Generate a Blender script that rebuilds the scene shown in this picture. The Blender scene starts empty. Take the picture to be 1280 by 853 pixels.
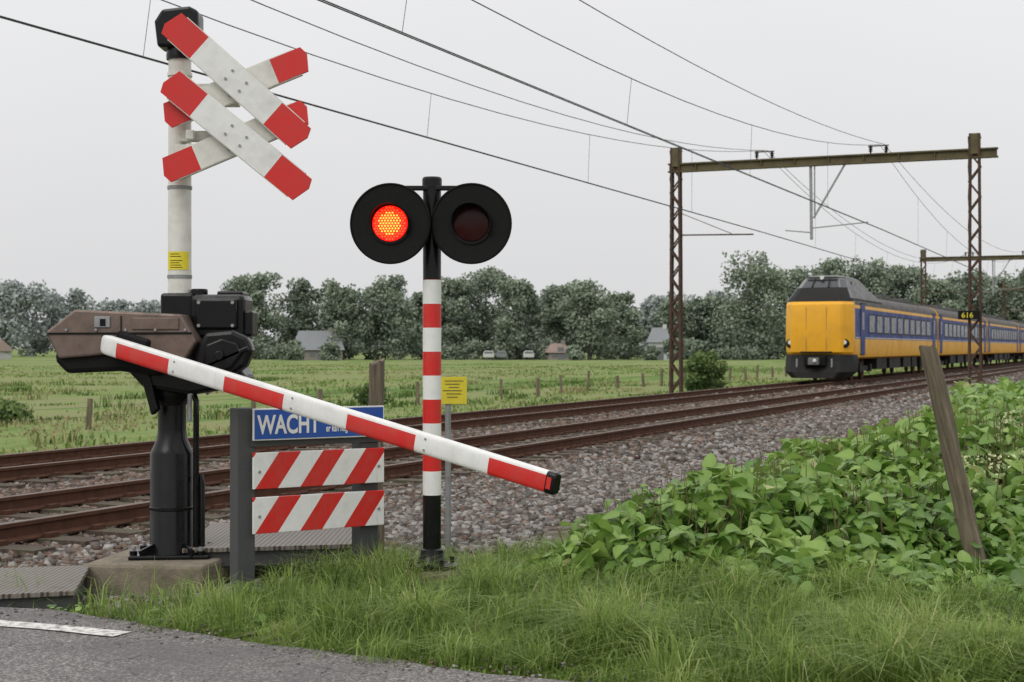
import bpy, math, numpy as np
from mathutils import Matrix, Vector
rng=np.random.default_rng(7)
TH=math.radians(23.3); CS,SN=math.cos(TH),math.sin(TH)
scene=bpy.context.scene
scene.view_settings.view_transform='Standard'; scene.view_settings.look='None'; scene.view_settings.exposure=0
def TS(s,t,z=0): return Vector((t*CS+s*SN,-t*SN+s*CS,z))
RT=Matrix.Rotation(-TH,4,'Z')
# ---------------------------------------------------------------- materials
def newmat(name):
    m=bpy.data.materials.new(name); m.use_nodes=True
    nt=m.node_tree; b=nt.nodes['Principled BSDF']; return m,nt,b
class G:
    def __init__(s,nt): s.nt=nt
    def n(s,t,**k):
        x=s.nt.nodes.new(t)
        for a,v in k.items(): setattr(x,a,v)
        return x
    def l(s,a,b): s.nt.links.new(a,b)
    def m(s,op,a,b=0,c=None,clamp=False):
        x=s.n('ShaderNodeMath',operation=op); x.use_clamp=clamp
        for i,v in enumerate((a,b,c)):
            if v is None: continue
            if isinstance(v,(int,float)): x.inputs[i].default_value=v
            else: s.l(v,x.inputs[i])
        return x.outputs[0]
    def noise(s,vec,scale,detail=4,rough=.55):
        x=s.n('ShaderNodeTexNoise'); x.inputs['Scale'].default_value=scale; x.inputs['Detail'].default_value=detail
        x.inputs['Roughness'].default_value=rough
        if vec is not None: s.l(vec,x.inputs['Vector'])
        return x.outputs['Fac']
    def ramp(s,f,stops):
        x=s.n('ShaderNodeValToRGB'); e=x.color_ramp.elements
        e[0].position,e[0].color=stops[0][0],(*stops[0][1],1)
        e[1].position,e[1].color=stops[-1][0],(*stops[-1][1],1)
        for p,c in stops[1:-1]:
            q=e.new(p); q.color=(*c,1)
        s.l(f,x.inputs[0]); return x.outputs[0]
    def mix(s,f,a,b):
        x=s.n('ShaderNodeMix',data_type='RGBA')
        for i,v in ((0,f),(6,a),(7,b)):
            if isinstance(v,(int,float)): x.inputs[i].default_value=v
            elif isinstance(v,tuple): x.inputs[i].default_value=(*v,1)
            else: s.l(v,x.inputs[i])
        return x.outputs[2]
    def bump(s,h,strength,dist,b):
        x=s.n('ShaderNodeBump'); x.inputs['Strength'].default_value=strength; x.inputs['Distance'].default_value=dist
        s.l(h,x.inputs['Height']); s.l(x.outputs[0],b.inputs['Normal'])
def paint(name,col,rough=.4,metal=0,dirt=.25,scale=6,dirtcol=(.12,.1,.08),bump=0,spec=.5):
    m,nt,b=newmat(name); g=G(nt)
    tc=g.n('ShaderNodeTexCoord').outputs['Object']
    f=g.noise(tc,scale,6,.65)
    f2=g.ramp(f,[(.42,(0,0,0)),(.75,(1,1,1))])
    c=g.mix(g.m('MULTIPLY',f2,dirt),col,dirtcol)
    g.l(c,b.inputs['Base Color'])
    b.inputs['Metallic'].default_value=metal
    g.l(g.m('ADD',g.m('MULTIPLY',f2,.25),rough),b.inputs['Roughness'])
    b.inputs['Specular IOR Level'].default_value=spec
    if bump: g.bump(g.noise(tc,scale*12,3),bump,.01,b)
    return m
def banded(name,ca,cb,axis,period,offset,duty=.5,shear=0,topwhite=None,dirt=.25,rough=.35):
    m,nt,b=newmat(name); g=G(nt)
    tc=g.n('ShaderNodeTexCoord').outputs['Object']
    sp=g.n('ShaderNodeSeparateXYZ'); g.l(tc,sp.inputs[0])
    a=sp.outputs[axis]
    if shear: a=g.m('SUBTRACT',a,g.m('MULTIPLY',sp.outputs[2],shear))
    fr=g.m('FRACT',g.m('DIVIDE',g.m('SUBTRACT',a,offset-50*period),period))
    k=g.m('LESS_THAN',fr,duty)
    if topwhite is not None: k=g.m('MULTIPLY',k,g.m('LESS_THAN',sp.outputs[2],topwhite))
    c=g.mix(k,cb,ca)
    f=g.ramp(g.noise(tc,9,6,.7),[(.45,(0,0,0)),(.8,(1,1,1))])
    mp=g.n('ShaderNodeMapping'); mp.inputs['Scale'].default_value=(40,40,4); g.l(tc,mp.inputs[0])
    f3=g.ramp(g.noise(mp.outputs[0],1,4,.6),[(.55,(0,0,0)),(.8,(1,1,1))])
    c=g.mix(g.m('MULTIPLY',g.m('MAXIMUM',f,f3),dirt),c,(.2,.18,.14))
    g.l(c,b.inputs['Base Color']); b.inputs['Roughness'].default_value=rough
    return m
WHITE=(.77,.77,.75); RED=(.60,.016,.013)
M_white=paint('white_paint',WHITE,.4,dirt=.25)
M_cream=paint('pole_white_paint',(.70,.69,.63),.45,dirt=.32)
M_red=paint('red_paint',RED,.4,dirt=.15)
M_black=paint('black_gloss_paint',(.004,.0045,.005),.22,dirt=.05,dirtcol=(.06,.05,.045),spec=.30)
M_blackm=paint('black_matt',(.005,.005,.005),.6,dirt=.08,spec=.2,dirtcol=(.05,.045,.04))
M_brown=paint('weathered_housing',(.18,.13,.105),.42,metal=.25,dirt=.75,scale=9,dirtcol=(.065,.048,.04))
M_conc=paint('weathered_concrete',(.24,.20,.15),.9,dirt=.8,scale=7,dirtcol=(.08,.075,.045),bump=.6)
M_steel=paint('galvanised_steel',(.31,.32,.33),.5,metal=.5,dirt=.5,scale=12)
M_grayplastic=paint('grey_post',(.055,.058,.06),.65,dirt=.5,scale=10,bump=.3,dirtcol=(.09,.085,.07))
def woodmat(name,c1,c2):
    m,nt,b=newmat(name); g=G(nt)
    tc=g.n('ShaderNodeTexCoord').outputs['Object']
    mp=g.n('ShaderNodeMapping'); mp.inputs['Scale'].default_value=(30,30,2.2); g.l(tc,mp.inputs[0])
    f=g.noise(mp.outputs[0],1,6,.7)
    c=g.ramp(f,[(.3,c1),(.7,c2)])
    g2=g.ramp(g.noise(tc,3,4),[(.45,(0,0,0)),(.7,(1,1,1))])
    c=g.mix(g.m('MULTIPLY',g2,.45),c,(.10,.11,.05))
    g.l(c,b.inputs['Base Color']); b.inputs['Roughness'].default_value=.85
    g.bump(f,1,.02,b); return m
M_wood=woodmat('weathered_wood',(.055,.04,.028),(.29,.23,.165))
M_sleeper=woodmat('sleeper_wood',(.04,.028,.02),(.12,.088,.065))
M_rust=paint('rusty_steel',(.095,.043,.026),.8,dirt=.6,scale=8,dirtcol=(.04,.024,.017),spec=.2)
M_railtop=paint('rail_head_steel',(.14,.095,.075),.45,metal=.4,dirt=.5,scale=3,dirtcol=(.085,.048,.034))
M_mast=paint('mast_steel',(.085,.052,.038),.8,dirt=.6,scale=5,dirtcol=(.045,.035,.03),spec=.2)
M_beam=paint('beam_weathered',(.13,.11,.06),.85,dirt=.7,scale=2,dirtcol=(.07,.055,.045),spec=.2)
M_wire=paint('wire',(.05,.055,.055),.6,dirt=.1)
M_blue=paint('blue_sign',(.01,.075,.36),.35,dirt=.12)
M_yellow=paint('yellow_sign',(.75,.62,.03),.45,dirt=.2)
M_tyel=paint('train_yellow',(.83,.41,.02),.38,dirt=.32,scale=1.2,dirtcol=(.38,.2,.05),spec=.35)
M_tblue=paint('train_blue',(.010,.032,.20),.4,dirt=.2,scale=1.2,dirtcol=(.04,.055,.1),spec=.2)
M_troof=paint('train_roof',(.13,.125,.12),.7,dirt=.7,scale=1.5,dirtcol=(.06,.055,.05),spec=.2)
M_tsilver=paint('train_cab_grey',(.19,.19,.19),.5,dirt=.6,scale=2,dirtcol=(.07,.07,.07),spec=.3)
M_tdark=paint('train_dark',(.013,.013,.013),.6,dirt=.5,scale=2,dirtcol=(.05,.042,.035),spec=.2)
M_glass=paint('dark_glass',(.010,.012,.016),.15,dirt=.05,spec=.25)
M_wscr=paint('windscreen_glass',(.03,.035,.04),.08,dirt=.1,spec=.6)
M_lampoff=paint('headlight_lens',(.75,.75,.7),.15,dirt=.05)
def emis(name,col,s):
    m,nt,b=newmat(name); b.inputs['Base Color'].default_value=(*[c*.5 for c in col],1)
    b.inputs['Emission Color'].default_value=(*col,1); b.inputs['Emission Strength'].default_value=s; return m
M_lit=emis('lit_red_lens',(1,.006,.003),1.5); M_led=emis('lit_led',(1,.36,.04),2.2); M_led2=emis('lit_led_outer',(1,.05,.008),2.2)
M_reddk=paint('unlit_red_lens',(.025,.002,.002),.2,dirt=.05,spec=.2)
def leafmat(name,stops,rough=.5,trans=.3,attr='shade',spec=.35):
    m,nt,b=newmat(name); g=G(nt)
    a=g.n('ShaderNodeAttribute',attribute_name=attr).outputs['Fac']
    c=g.ramp(a,stops); g.l(c,b.inputs['Base Color']); b.inputs['Roughness'].default_value=rough
    b.inputs['Specular IOR Level'].default_value=spec
    if trans:
        t=g.n('ShaderNodeBsdfTranslucent'); g.l(c,t.inputs[0])
        x=g.n('ShaderNodeMixShader'); x.inputs[0].default_value=trans
        g.l(b.outputs[0],x.inputs[1]); g.l(t.outputs[0],x.inputs[2])
        g.l(x.outputs[0],nt.nodes['Material Output'].inputs[0])
    return m
# ---------------------------------------------------------------- mesh helpers
def empty(name,loc=(0,0,0),M=None,local=False):
    e=bpy.data.objects.new(name,None); scene.collection.objects.link(e)
    e.empty_display_size=.2
    e.matrix_world=M if M is not None else Matrix.Translation(loc)
    e['loc_children']=local
    e['_m']=[v for r in e.matrix_world for v in r]
    return e
def attach(o,par):
    if par is None: return
    o.parent=par
    if not par['loc_children']:
        mm=list(par['_m']); Mx=Matrix([mm[0:4],mm[4:8],mm[8:12],mm[12:16]])
        o.matrix_parent_inverse=Mx.inverted()
def mk(name,V,F,mats,fm=None,par=None,M=None,smooth=True,bevel=0,seg=2):
    me=bpy.data.meshes.new(name); me.from_pydata([tuple(v) for v in V],[],F)
    if not isinstance(mats,(list,tuple)): mats=[mats]
    for m in mats: me.materials.append(m)
    if fm: me.polygons.foreach_set('material_index',fm)
    if smooth:
        me.polygons.foreach_set('use_smooth',[True]*len(me.polygons))
        me.set_sharp_from_angle(angle=math.radians(32))
    me.update()
    o=bpy.data.objects.new(name,me); scene.collection.objects.link(o)
    if M is not None: o.matrix_local=M
    attach(o,par)
    if bevel:
        b=o.modifiers.new('bevel','BEVEL'); b.width=bevel; b.segments=seg; b.limit_method='ANGLE'; b.angle_limit=math.radians(40)
    return o
BF=[(0,1,3,2),(4,6,7,5),(0,4,5,1),(2,3,7,6),(0,2,6,4),(1,5,7,3)]
def box(name,c,s,mat,par=None,R=None,rz=0,bevel=.004,taper=None):
    V=[(x*s[0]/2,y*s[1]/2,z*s[2]/2) for x in(-1,1) for y in(-1,1) for z in(-1,1)]
    M=Matrix.Translation(c)@(R if R is not None else Matrix.Rotation(rz,4,'Z'))
    return mk(name,V,BF,mat,par=par,M=M,bevel=bevel,smooth=False)
def lathe(name,c,prof,mat,par=None,seg=36,R=None,bevel=0):
    V=[];F=[]
    for r,z in prof:
        for i in range(seg):
            a=2*math.pi*i/seg; V.append((r*math.cos(a),r*math.sin(a),z))
    for k in range(len(prof)-1):
        for i in range(seg):
            j=(i+1)%seg; F.append((k*seg+i,k*seg+j,(k+1)*seg+j,(k+1)*seg+i))
    F.append(tuple(range(seg))[::-1]); F.append(tuple((len(prof)-1)*seg+i for i in range(seg)))
    M=Matrix.Translation(c)@(R if R is not None else Matrix.Identity(4))
    return mk(name,V,F,mat,par=par,M=M,bevel=bevel)
def cyl(name,p1,p2,r,mat,par=None,r2=None,seg=24,bevel=0):
    p1=Vector(p1);p2=Vector(p2); d=p2-p1; L=d.length
    R=d.to_track_quat('Z','Y').to_matrix().to_4x4()
    return lathe(name,p1,[(r,0),(r if r2 is None else r2,L)],mat,par,seg,R,bevel)
def prism(name,pts,y0,y1,mat,par=None,M=None,bevel=.008):
    n=len(pts)
    V=[(x,y0,z) for x,z in pts]+[(x,y1,z) for x,z in pts]
    F=[tuple(range(n)),tuple(range(2*n-1,n-1,-1))]+[(i,i+n,(i+1)%n+n,(i+1)%n) for i in range(n)]
    return mk(name,V,F,mat,par=par,M=M,bevel=bevel,smooth=False)
def bar(name,p1,p2,w,h,mat,par=None,bevel=0):
    p1=Vector(p1);p2=Vector(p2); d=(p2-p1); L=d.length
    R=d.to_track_quat('X','Z').to_matrix().to_4x4()
    return box(name,(p1+p2)/2,(L,w,h),mat,par,R=R,bevel=bevel)
def merged(name,boxes,mat,par=None,M=None):
    V=[];F=[]
    for (Mx,s) in boxes:
        k=len(V)
        for x in(-1,1):
            for y in(-1,1):
                for z in(-1,1): V.append(Mx@Vector((x*s[0]/2,y*s[1]/2,z*s[2]/2)))
        F+= [tuple(i+k for i in f) for f in BF]
    return mk(name,V,F,mat,par=par,M=M,smooth=False)
def barM(p1,p2):
    p1=Vector(p1);p2=Vector(p2); d=p2-p1
    return Matrix.Translation((p1+p2)/2)@d.to_track_quat('X','Z').to_matrix().to_4x4(), d.length
def tris(name,V,F,mat,shade=None,par=None,smooth=False):
    me=bpy.data.meshes.new(name); V=np.asarray(V,dtype=np.float32).reshape(-1,3); F=np.asarray(F,dtype=np.int32).reshape(-1,3)
    me.vertices.add(len(V)); me.vertices.foreach_set('co',V.ravel())
    me.loops.add(F.size); me.loops.foreach_set('vertex_index',F.ravel())
    me.polygons.add(len(F)); me.polygons.foreach_set('loop_start',np.arange(0,F.size,3,dtype=np.int32))
    try: me.polygons.foreach_set('loop_total',np.full(len(F),3,dtype=np.int32))
    except Exception: pass
    me.materials.append(mat)
    if shade is not None:
        a=me.attributes.new('shade','FLOAT','POINT'); a.data.foreach_set('value',np.asarray(shade,dtype=np.float32))
    me.update(calc_edges=True)
    if smooth: me.polygons.foreach_set('use_smooth',[True]*len(F))
    o=bpy.data.objects.new(name,me); scene.collection.objects.link(o); attach(o,par); return o
def curve(name,lines,r,mat,par=None):
    c=bpy.data.curves.new(name,'CURVE'); c.dimensions='3D'; c.bevel_depth=r; c.bevel_resolution=1
    for L in lines:
        s=c.splines.new('POLY'); s.points.add(len(L)-1)
        for i,p in enumerate(L): s.points[i].co=(p[0],p[1],p[2],1)
    c.materials.append(mat)
    o=bpy.data.objects.new(name,c); scene.collection.objects.link(o); attach(o,par); return o
def text(name,body,size,M,mat,par,sx=1,bold=0):
    c=bpy.data.curves.new(name,'FONT'); c.body=body; c.size=size; c.extrude=.0008; c.offset=bold
    c.materials.append(mat)
    o=bpy.data.objects.new(name,c); scene.collection.objects.link(o)
    o.matrix_local=M@Matrix.Diagonal((sx,1,1,1)); attach(o,par); return o
_tab=rng.random((64,64))
def vn(x,y):
    x=np.asarray(x,float);y=np.asarray(y,float)
    xi=np.floor(x).astype(int);yi=np.floor(y).astype(int);fx=x-xi;fy=y-yi
    fx=fx*fx*(3-2*fx);fy=fy*fy*(3-2*fy)
    a=_tab[xi%64,yi%64];b=_tab[(xi+1)%64,yi%64];c=_tab[xi%64,(yi+1)%64];d=_tab[(xi+1)%64,(yi+1)%64]
    return (a*(1-fx)+b*fx)*(1-fy)+(c*(1-fx)+d*fx)*fy
def gz(s,t):
    s=np.asarray(s,float);t=np.asarray(t,float)
    z=np.interp(t,[-1e4,-19,-17,-15.4,-14.9,-7.3,-6,-4.5,-3.2,-1,3,20,1e4],[-.5,-.5,-.42,-.28,-.21,-.21,-.2,-.12,-.1,-.08,-.05,-.1,-.4])
    b=np.where((t>-4.5)&(s>6.6),(vn(s*1.3,t*1.3)-.5)*.09,0)
    f=np.where(t<-18,(vn(s*.12+5,t*.2)-.5)*.18,0)
    return z+b+f
# ---------------------------------------------------------------- world and light
w=bpy.data.worlds.new('World'); scene.world=w; w.use_nodes=True; nt=w.node_tree; g=G(nt)
bg=nt.nodes['Background']
sky=g.n('ShaderNodeTexSky',sky_type='NISHITA'); sky.sun_disc=False
sky.sun_elevation=math.radians(48); sky.sun_rotation=math.radians(215); sky.dust_density=6
hs=g.n('ShaderNodeHueSaturation'); hs.inputs['Saturation'].default_value=.15; g.l(sky.outputs[0],hs.inputs['Color'])
tc=g.n('ShaderNodeTexCoord'); sp=g.n('ShaderNodeSeparateXYZ'); g.l(tc.outputs['Generated'],sp.inputs[0])
cloud=g.noise(tc.outputs['Generated'],2.2,4,.5)
el=g.m('MAXIMUM',sp.outputs[2],0)
br=g.m('ADD',g.m('MULTIPLY',el,6.0),7.5)
br=g.m('MULTIPLY',br,g.m('ADD',g.m('MULTIPLY',cloud,.14),.93))
cc=g.n('ShaderNodeCombineXYZ'); g.l(g.m('MULTIPLY',br,.99),cc.inputs[0]); g.l(g.m('MULTIPLY',br,.992),cc.inputs[1]); g.l(g.m('MULTIPLY',br,1.005),cc.inputs[2])
g.l(g.mix(.93,hs.outputs[0],cc.outputs[0]),bg.inputs[0]); bg.inputs[1].default_value=.1
sl=bpy.data.lights.new('sun','SUN'); sl.energy=1.05; sl.angle=math.radians(35); sl.color=(1,.97,.92)
so=bpy.data.objects.new('sun',sl); scene.collection.objects.link(so)
sd=Vector((-.45,-.62,.75)); so.rotation_euler=sd.to_track_quat('Z','Y').to_euler(); so.location=(-20,-30,40)
cam=bpy.data.cameras.new('camera'); co=bpy.data.objects.new('camera',cam); scene.collection.objects.link(co)
co.location=(0,0,1.4); co.rotation_euler=(math.radians(90)+.0045,0,0)
cam.lens=53.1; cam.sensor_width=36; cam.clip_end=6000; cam.clip_start=.05; scene.camera=co
cam.dof.use_dof=True; cam.dof.focus_distance=9.8; cam.dof.aperture_fstop=5.6
# ---------------------------------------------------------------- ground
def ground():
    s=np.unique(np.concatenate([[-2500,-800,-200,-60,-25],np.arange(-10,30,.4),np.arange(30,130,2),[140,180,250,400,700,1200,2500,4500]]))
    t=np.unique(np.concatenate([[-4500,-2000,-1000,-500,-300,-200,-150],np.arange(-120,-26,4),np.arange(-26,6,.4),[8,12,20,40,100,400,1500,3000]]))
    S,T=np.meshgrid(s,t,indexing='ij'); Z=gz(S,T)
    X=T*CS+S*SN;Y=-T*SN+S*CS
    V=np.stack([X,Y,Z],-1).reshape(-1,3); ns,n_t=len(s),len(t)
    i,j=np.meshgrid(np.arange(ns-1),np.arange(n_t-1),indexing='ij'); a=(i*n_t+j).ravel()
    F=np.concatenate([np.stack([a,a+n_t,a+1],-1),np.stack([a+1,a+n_t,a+n_t+1],-1)])
    m,nt,b=newmat('ground_material'); g=G(nt)
    geo=g.n('ShaderNodeNewGeometry').outputs['Position']
    mp=g.n('ShaderNodeMapping'); mp.inputs['Rotation'].default_value=(0,0,TH); g.l(geo,mp.inputs[0]); P=mp.outputs[0]
    sp=g.n('ShaderNodeSeparateXYZ'); g.l(P,sp.inputs[0]); T_=sp.outputs[0]
    nz=g.noise(P,1.2,5,.6)
    tn=g.m('ADD',T_,g.m('MULTIPLY',g.m('SUBTRACT',nz,.5),1.3))
    right=g.n('ShaderNodeMapRange'); right.inputs[1].default_value=-4.7; right.inputs[2].default_value=-4.2; g.l(tn,right.inputs[0])
    left=g.n('ShaderNodeMapRange'); left.inputs[1].default_value=-15.9; left.inputs[2].default_value=-16.5; g.l(tn,left.inputs[0])
    vo=g.n('ShaderNodeTexVoronoi'); vo.inputs['Scale'].default_value=17; g.l(P,vo.inputs['Vector'])
    vb=g.n('ShaderNodeRGBToBW'); g.l(vo.outputs['Color'],vb.inputs[0])
    ball=g.ramp(vb.outputs[0],[(.15,(.045,.036,.03)),(.5,(.13,.108,.092)),(.85,(.29,.265,.24))])
    ball=g.mix(g.m('MULTIPLY',g.ramp(g.noise(P,.5,4),[(.4,(0,0,0)),(.65,(1,1,1))]),.5),ball,(.12,.078,.052))
    verge=g.ramp(g.noise(P,7,5,.7),[(.3,(.05,.08,.02)),(.5,(.10,.135,.04)),(.72,(.18,.165,.085))])
    st=g.n('ShaderNodeMapping'); st.inputs['Scale'].default_value=(.12,.022,1); g.l(P,st.inputs[0])
    st2=g.n('ShaderNodeMapping'); st2.inputs['Scale'].default_value=(.8,.22,1); g.l(P,st2.inputs[0])
    f1=g.noise(st.outputs[0],1,5,.65); f2=g.noise(st2.outputs[0],1,6,.8)
    f=g.m('ADD',g.m('MULTIPLY',f1,.5),g.m('MULTIPLY',f2,.5))
    field=g.ramp(f,[(.36,(.075,.12,.035)),(.44,(.13,.21,.055)),(.50,(.21,.27,.095)),(.55,(.255,.245,.125)),(.60,(.19,.26,.08)),(.70,(.11,.20,.05))])
    c=g.mix(right.outputs[0],ball,verge); c=g.mix(left.outputs[0],c,field)
    g.l(c,b.inputs['Base Color']); b.inputs['Roughness'].default_value=.95
    b.inputs['Specular IOR Level'].default_value=.1
    hb=g.m('ADD',g.m('MULTIPLY',vo.outputs['Distance'],-1.0),g.m('MULTIPLY',g.noise(P,30,3),.6))
    g.bump(hb,.8,.05,b)
    o=tris('ground',V,F,m,smooth=True)
ground()
def stones():
    def region(n,s0,s1,t0,t1,size):
        s=rng.uniform(s0,s1,n);t=rng.uniform(t0,t1,n)
        k=(t<-4.5+(vn(s*1.5,t*2)-.5)*1.4)|(rng.random(n)<.02); s=s[k];t=t[k]
        k=(t>-15.5); s=s[k];t=t[k]
        onroad=(s<6.7); s=s[~onroad];t=t[~onroad]
        z=gz(s,t)
        return s,t,z,size*rng.uniform(.55,1.45,len(s))
    R=[region(52000,6.7,20,-15.5,-3.6,.030),region(28000,20,44,-15.5,-3.4,.042),region(12000,44,110,-15.5,-3.4,.06)]
    n=900; t=rng.uniform(-7,1,n); s=np.interp(t,[-60,-6,-5,-3.5,-1.5,30],[6.55,6.55,6.42,6.15,5.95,5.9])+rng.normal(-.05,.22,n)
    R.append((s,t,np.where(s<6.5,-.019,gz(s,t)),rng.uniform(.003,.010,n)))
    s=np.concatenate([r[0] for r in R]);t=np.concatenate([r[1] for r in R]);z=np.concatenate([r[2] for r in R]);sz=np.concatenate([r[3] for r in R])
    n=len(s)
    base=np.array([(x,y,q) for x in(-1,1) for y in(-1,1) for q in(-1,1)],float)
    J=base[None]*rng.uniform(.45,1.0,(n,8,3))
    J[:,:,2]*=.75
    a=rng.uniform(0,2*np.pi,n);b=rng.uniform(-.9,.9,n)
    ca,sa,cb,sb=np.cos(a),np.sin(a),np.cos(b),np.sin(b)
    y=J[:,:,1]*cb[:,None]-J[:,:,2]*sb[:,None]; q=J[:,:,1]*sb[:,None]+J[:,:,2]*cb[:,None]; x=J[:,:,0]
    X=x*ca[:,None]-y*sa[:,None];Y=x*sa[:,None]+y*ca[:,None]
    P=np.stack([X,Y,q],-1)*sz[:,None,None]
    P[:,:,0]+=(t*CS+s*SN)[:,None];P[:,:,1]+=(-t*SN+s*CS)[:,None];P[:,:,2]+=(z+sz*.25)[:,None]
    T=[]
    for f in BF: T+=[(f[0],f[1],f[2]),(f[0],f[2],f[3])]
    F=(np.arange(n)[:,None,None]*8+np.array(T)[None]).reshape(-1,3)
    rust=np.clip(((t+6.6)/-2.2),0,1)*.6
    sh=np.clip(rng.random(n)*.48,0,1)+np.where(rng.random(n)<rust+.14,.5,0)
    m=leafmat('ballast_stone',[(0,(.06,.05,.043)),(.25,(.15,.132,.118)),(.49,(.35,.325,.305)),(.51,(.06,.04,.03)),(.75,(.135,.09,.066)),(1,(.24,.175,.14))],.85,0)
    tris('ballast_stones',P.reshape(-1,3),F,m,np.repeat(sh,8))
stones()
def road():
    m,nt,b=newmat('asphalt'); g=G(nt)
    P=g.n('ShaderNodeNewGeometry').outputs['Position']
    v=g.n('ShaderNodeTexVoronoi'); v.inputs['Scale'].default_value=95; g.l(P,v.inputs['Vector'])
    bw=g.n('ShaderNodeRGBToBW'); g.l(v.outputs['Color'],bw.inputs[0])
    c=g.ramp(bw.outputs[0],[(.2,(.085,.078,.074)),(.6,(.175,.162,.155)),(.9,(.36,.335,.31))])
    n1=g.ramp(g.noise(P,.8,5,.65),[(.44,(0,0,0)),(.58,(1,1,1))])
    c=g.mix(g.m('MULTIPLY',n1,.6),c,(.10,.095,.093))
    cr=g.n('ShaderNodeTexVoronoi',feature='DISTANCE_TO_EDGE'); cr.inputs['Scale'].default_value=1.1
    wp=g.n('ShaderNodeVectorMath',operation='ADD'); nn=g.n('ShaderNodeTexNoise'); nn.inputs['Scale'].default_value=3; g.l(P,nn.inputs['Vector']); g.l(P,wp.inputs[0]); g.l(nn.outputs['Color'],wp.inputs[1]); g.l(wp.outputs[0],cr.inputs['Vector'])
    ck=g.m('LESS_THAN',cr.outputs['Distance'],.006)
    c=g.mix(g.m('MULTIPLY',ck,.7),c,(.03,.028,.025))
    g.l(c,b.inputs['Base Color']); b.inputs['Roughness'].default_value=.75
    g.bump(v.outputs['Distance'],.7,.01,b)
    ts=np.arange(-60,30,.15); V=[];F=[]
    for i,t in enumerate(ts):
        e=np.interp(t,[-60,-6,-5,-3.5,-1.5,30],[6.55,6.55,6.42,6.15,5.95,5.9])+(float(vn(t*2.2,3))-.5)*.16+(float(vn(t*9,7))-.5)*.06
        z=-.02 if t>-16 else -.02-(min(4,-16-t))*.1
        V+=[TS(-1.5,t,z),TS(3,t,z+.02),TS(e,t,z),TS(e+.03,t,z-.12)]
        if i:
            k=4*i
            for q in range(3): F.append((k-4+q,k-3+q,k+1+q,k+q))
    mk('road',V,F,m)
    ml=paint('worn_road_paint',(.70,.69,.65),.7,dirt=1.3,scale=22,dirtcol=(.17,.16,.15))
    V=[];F=[]
    for i,t in enumerate(np.arange(-7.6,-4.7,.06)):
        o=(float(vn(t*8,1))-.5)*.05
        V+=[TS(6.02+o,t,-.0115),TS(6.17+o*.5,t,-.0145)]
        if i: k=2*i; F.append((k-2,k-1,k+1,k))
    mk('road_edge_line',V,F,ml)
road()
# ---------------------------------------------------------------- railway tracks
tr=empty('railway_track')
prof=[(-.07,-.155),(.07,-.155),(.07,-.142),(.012,-.12),(.012,-.045),(.036,-.035),(.036,-.004),(.03,0),(-.03,0),(-.036,-.004),(-.036,-.035),(-.012,-.045),(-.012,-.12),(-.07,-.142)]
V=[];F=[];fm=[]
for tc_ in (-9.24,-13.2):
    for d in(-.752,.752):
        k=len(V)
        for s in (-30,700):
            for x,z in prof: V.append(TS(s,tc_+d+x,z))
        n=len(prof)
        for i in range(n):
            j=(i+1)%n; F.append((k+i,k+j,k+n+j,k+n+i)); fm.append(1 if i in(6,7,8) else 0)
mk('rails',V,F,[M_rust,M_railtop],fm,par=tr)
bx=[];cl=[]
for tc_ in (-9.24,-13.2):
    for s in np.arange(6.9,190,.6):
        R=Matrix.Translation(TS(s,tc_,-.215))@RT@Matrix.Rotation(rng.uniform(-.01,.01),4,'Z')
        bx.append((R,(2.6,.25,.12)))
        if s<70:
            for d in(-.752,.752):
                for e in(-.1,.1): cl.append((Matrix.Translation(TS(s,tc_+d+e,-.14))@RT,(.07,.13,.05)))
merged('sleepers',bx,M_sleeper,par=tr); merged('rail_fasteners',cl,M_rust,par=tr)
# ---------------------------------------------------------------- barrier machine with crosses
bm=empty('level_crossing_barrier',(-2.26,10,0))
CX,CY=-2.25,10.0
box('concrete_base',(-2.3,9.98,-.115),(.80,.72,.27),M_conc,bm,rz=math.radians(-8),bevel=.025)
lathe('column',(CX,CY,0.0),[(.15,.02),(.15,.05),(.142,.07),(.142,.70),(.128,.735),(.10,.80),(.092,.86),(.092,1.02),(.12,1.06),(.135,1.09),(.135,1.2)],M_black,bm,48)
lathe('column_collar',(CX,CY,.33),[(.143,0),(.147,.004),(.147,.02),(.143,.024)],M_black,bm,48)
box('base_flange',(CX,CY,.034),(.52,.36,.03),M_black,bm,rz=.1,bevel=.01)
for i,(dx,dy) in enumerate([(-.22,-.14),(.22,-.14),(-.22,.14),(.22,.14)]):
    cyl('anchor_bolt_%d'%i,(CX+dx,CY+dy,.04),(CX+dx,CY+dy,.10),.014,M_steel,bm,seg=8)
    cyl('anchor_nut_%d'%i,(CX+dx,CY+dy,.05),(CX+dx,CY+dy,.075),.026,M_black,bm,seg=6)
for i in range(4):
    a=i*math.pi/2+.8; bar('base_rib_%d'%i,(CX+.13*math.cos(a),CY+.13*math.sin(a),.09),(CX+.24*math.cos(a),CY+.24*math.sin(a),.05),.02,.06,M_black,bm)
curve('conduit',[[(CX+.17,9.95,-.02),(CX+.17,9.95,.95),(CX+.17,9.95,1.05),(CX+.14,9.97,1.12)],[(CX+.205,9.97,0),(CX+.205,9.97,.5),(CX+.19,9.99,.56)]],.02,M_black,bm)
curve('grey_pipe',[[(CX+.15,9.84,.92),(CX+.15,9.84,1.09),(CX+.18,9.85,1.13),(CX+.25,9.86,1.13),(CX+.27,9.87,1.10)]],.017,M_steel,bm)
prism('saddle',[(-2.56,1.31),(-2.46,1.42),(-2.05,1.44),(-1.80,1.31),(-1.72,1.20),(-1.85,1.13),(-2.1,1.09),(-2.4,1.14)],9.82,10.18,M_black,bm,bevel=.03)
prism('saddle_rib',[(-2.42,1.25),(-2.36,1.27),(-2.3,1.0),(-2.34,.96)],9.80,9.9,M_black,bm,bevel=.008)
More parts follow.
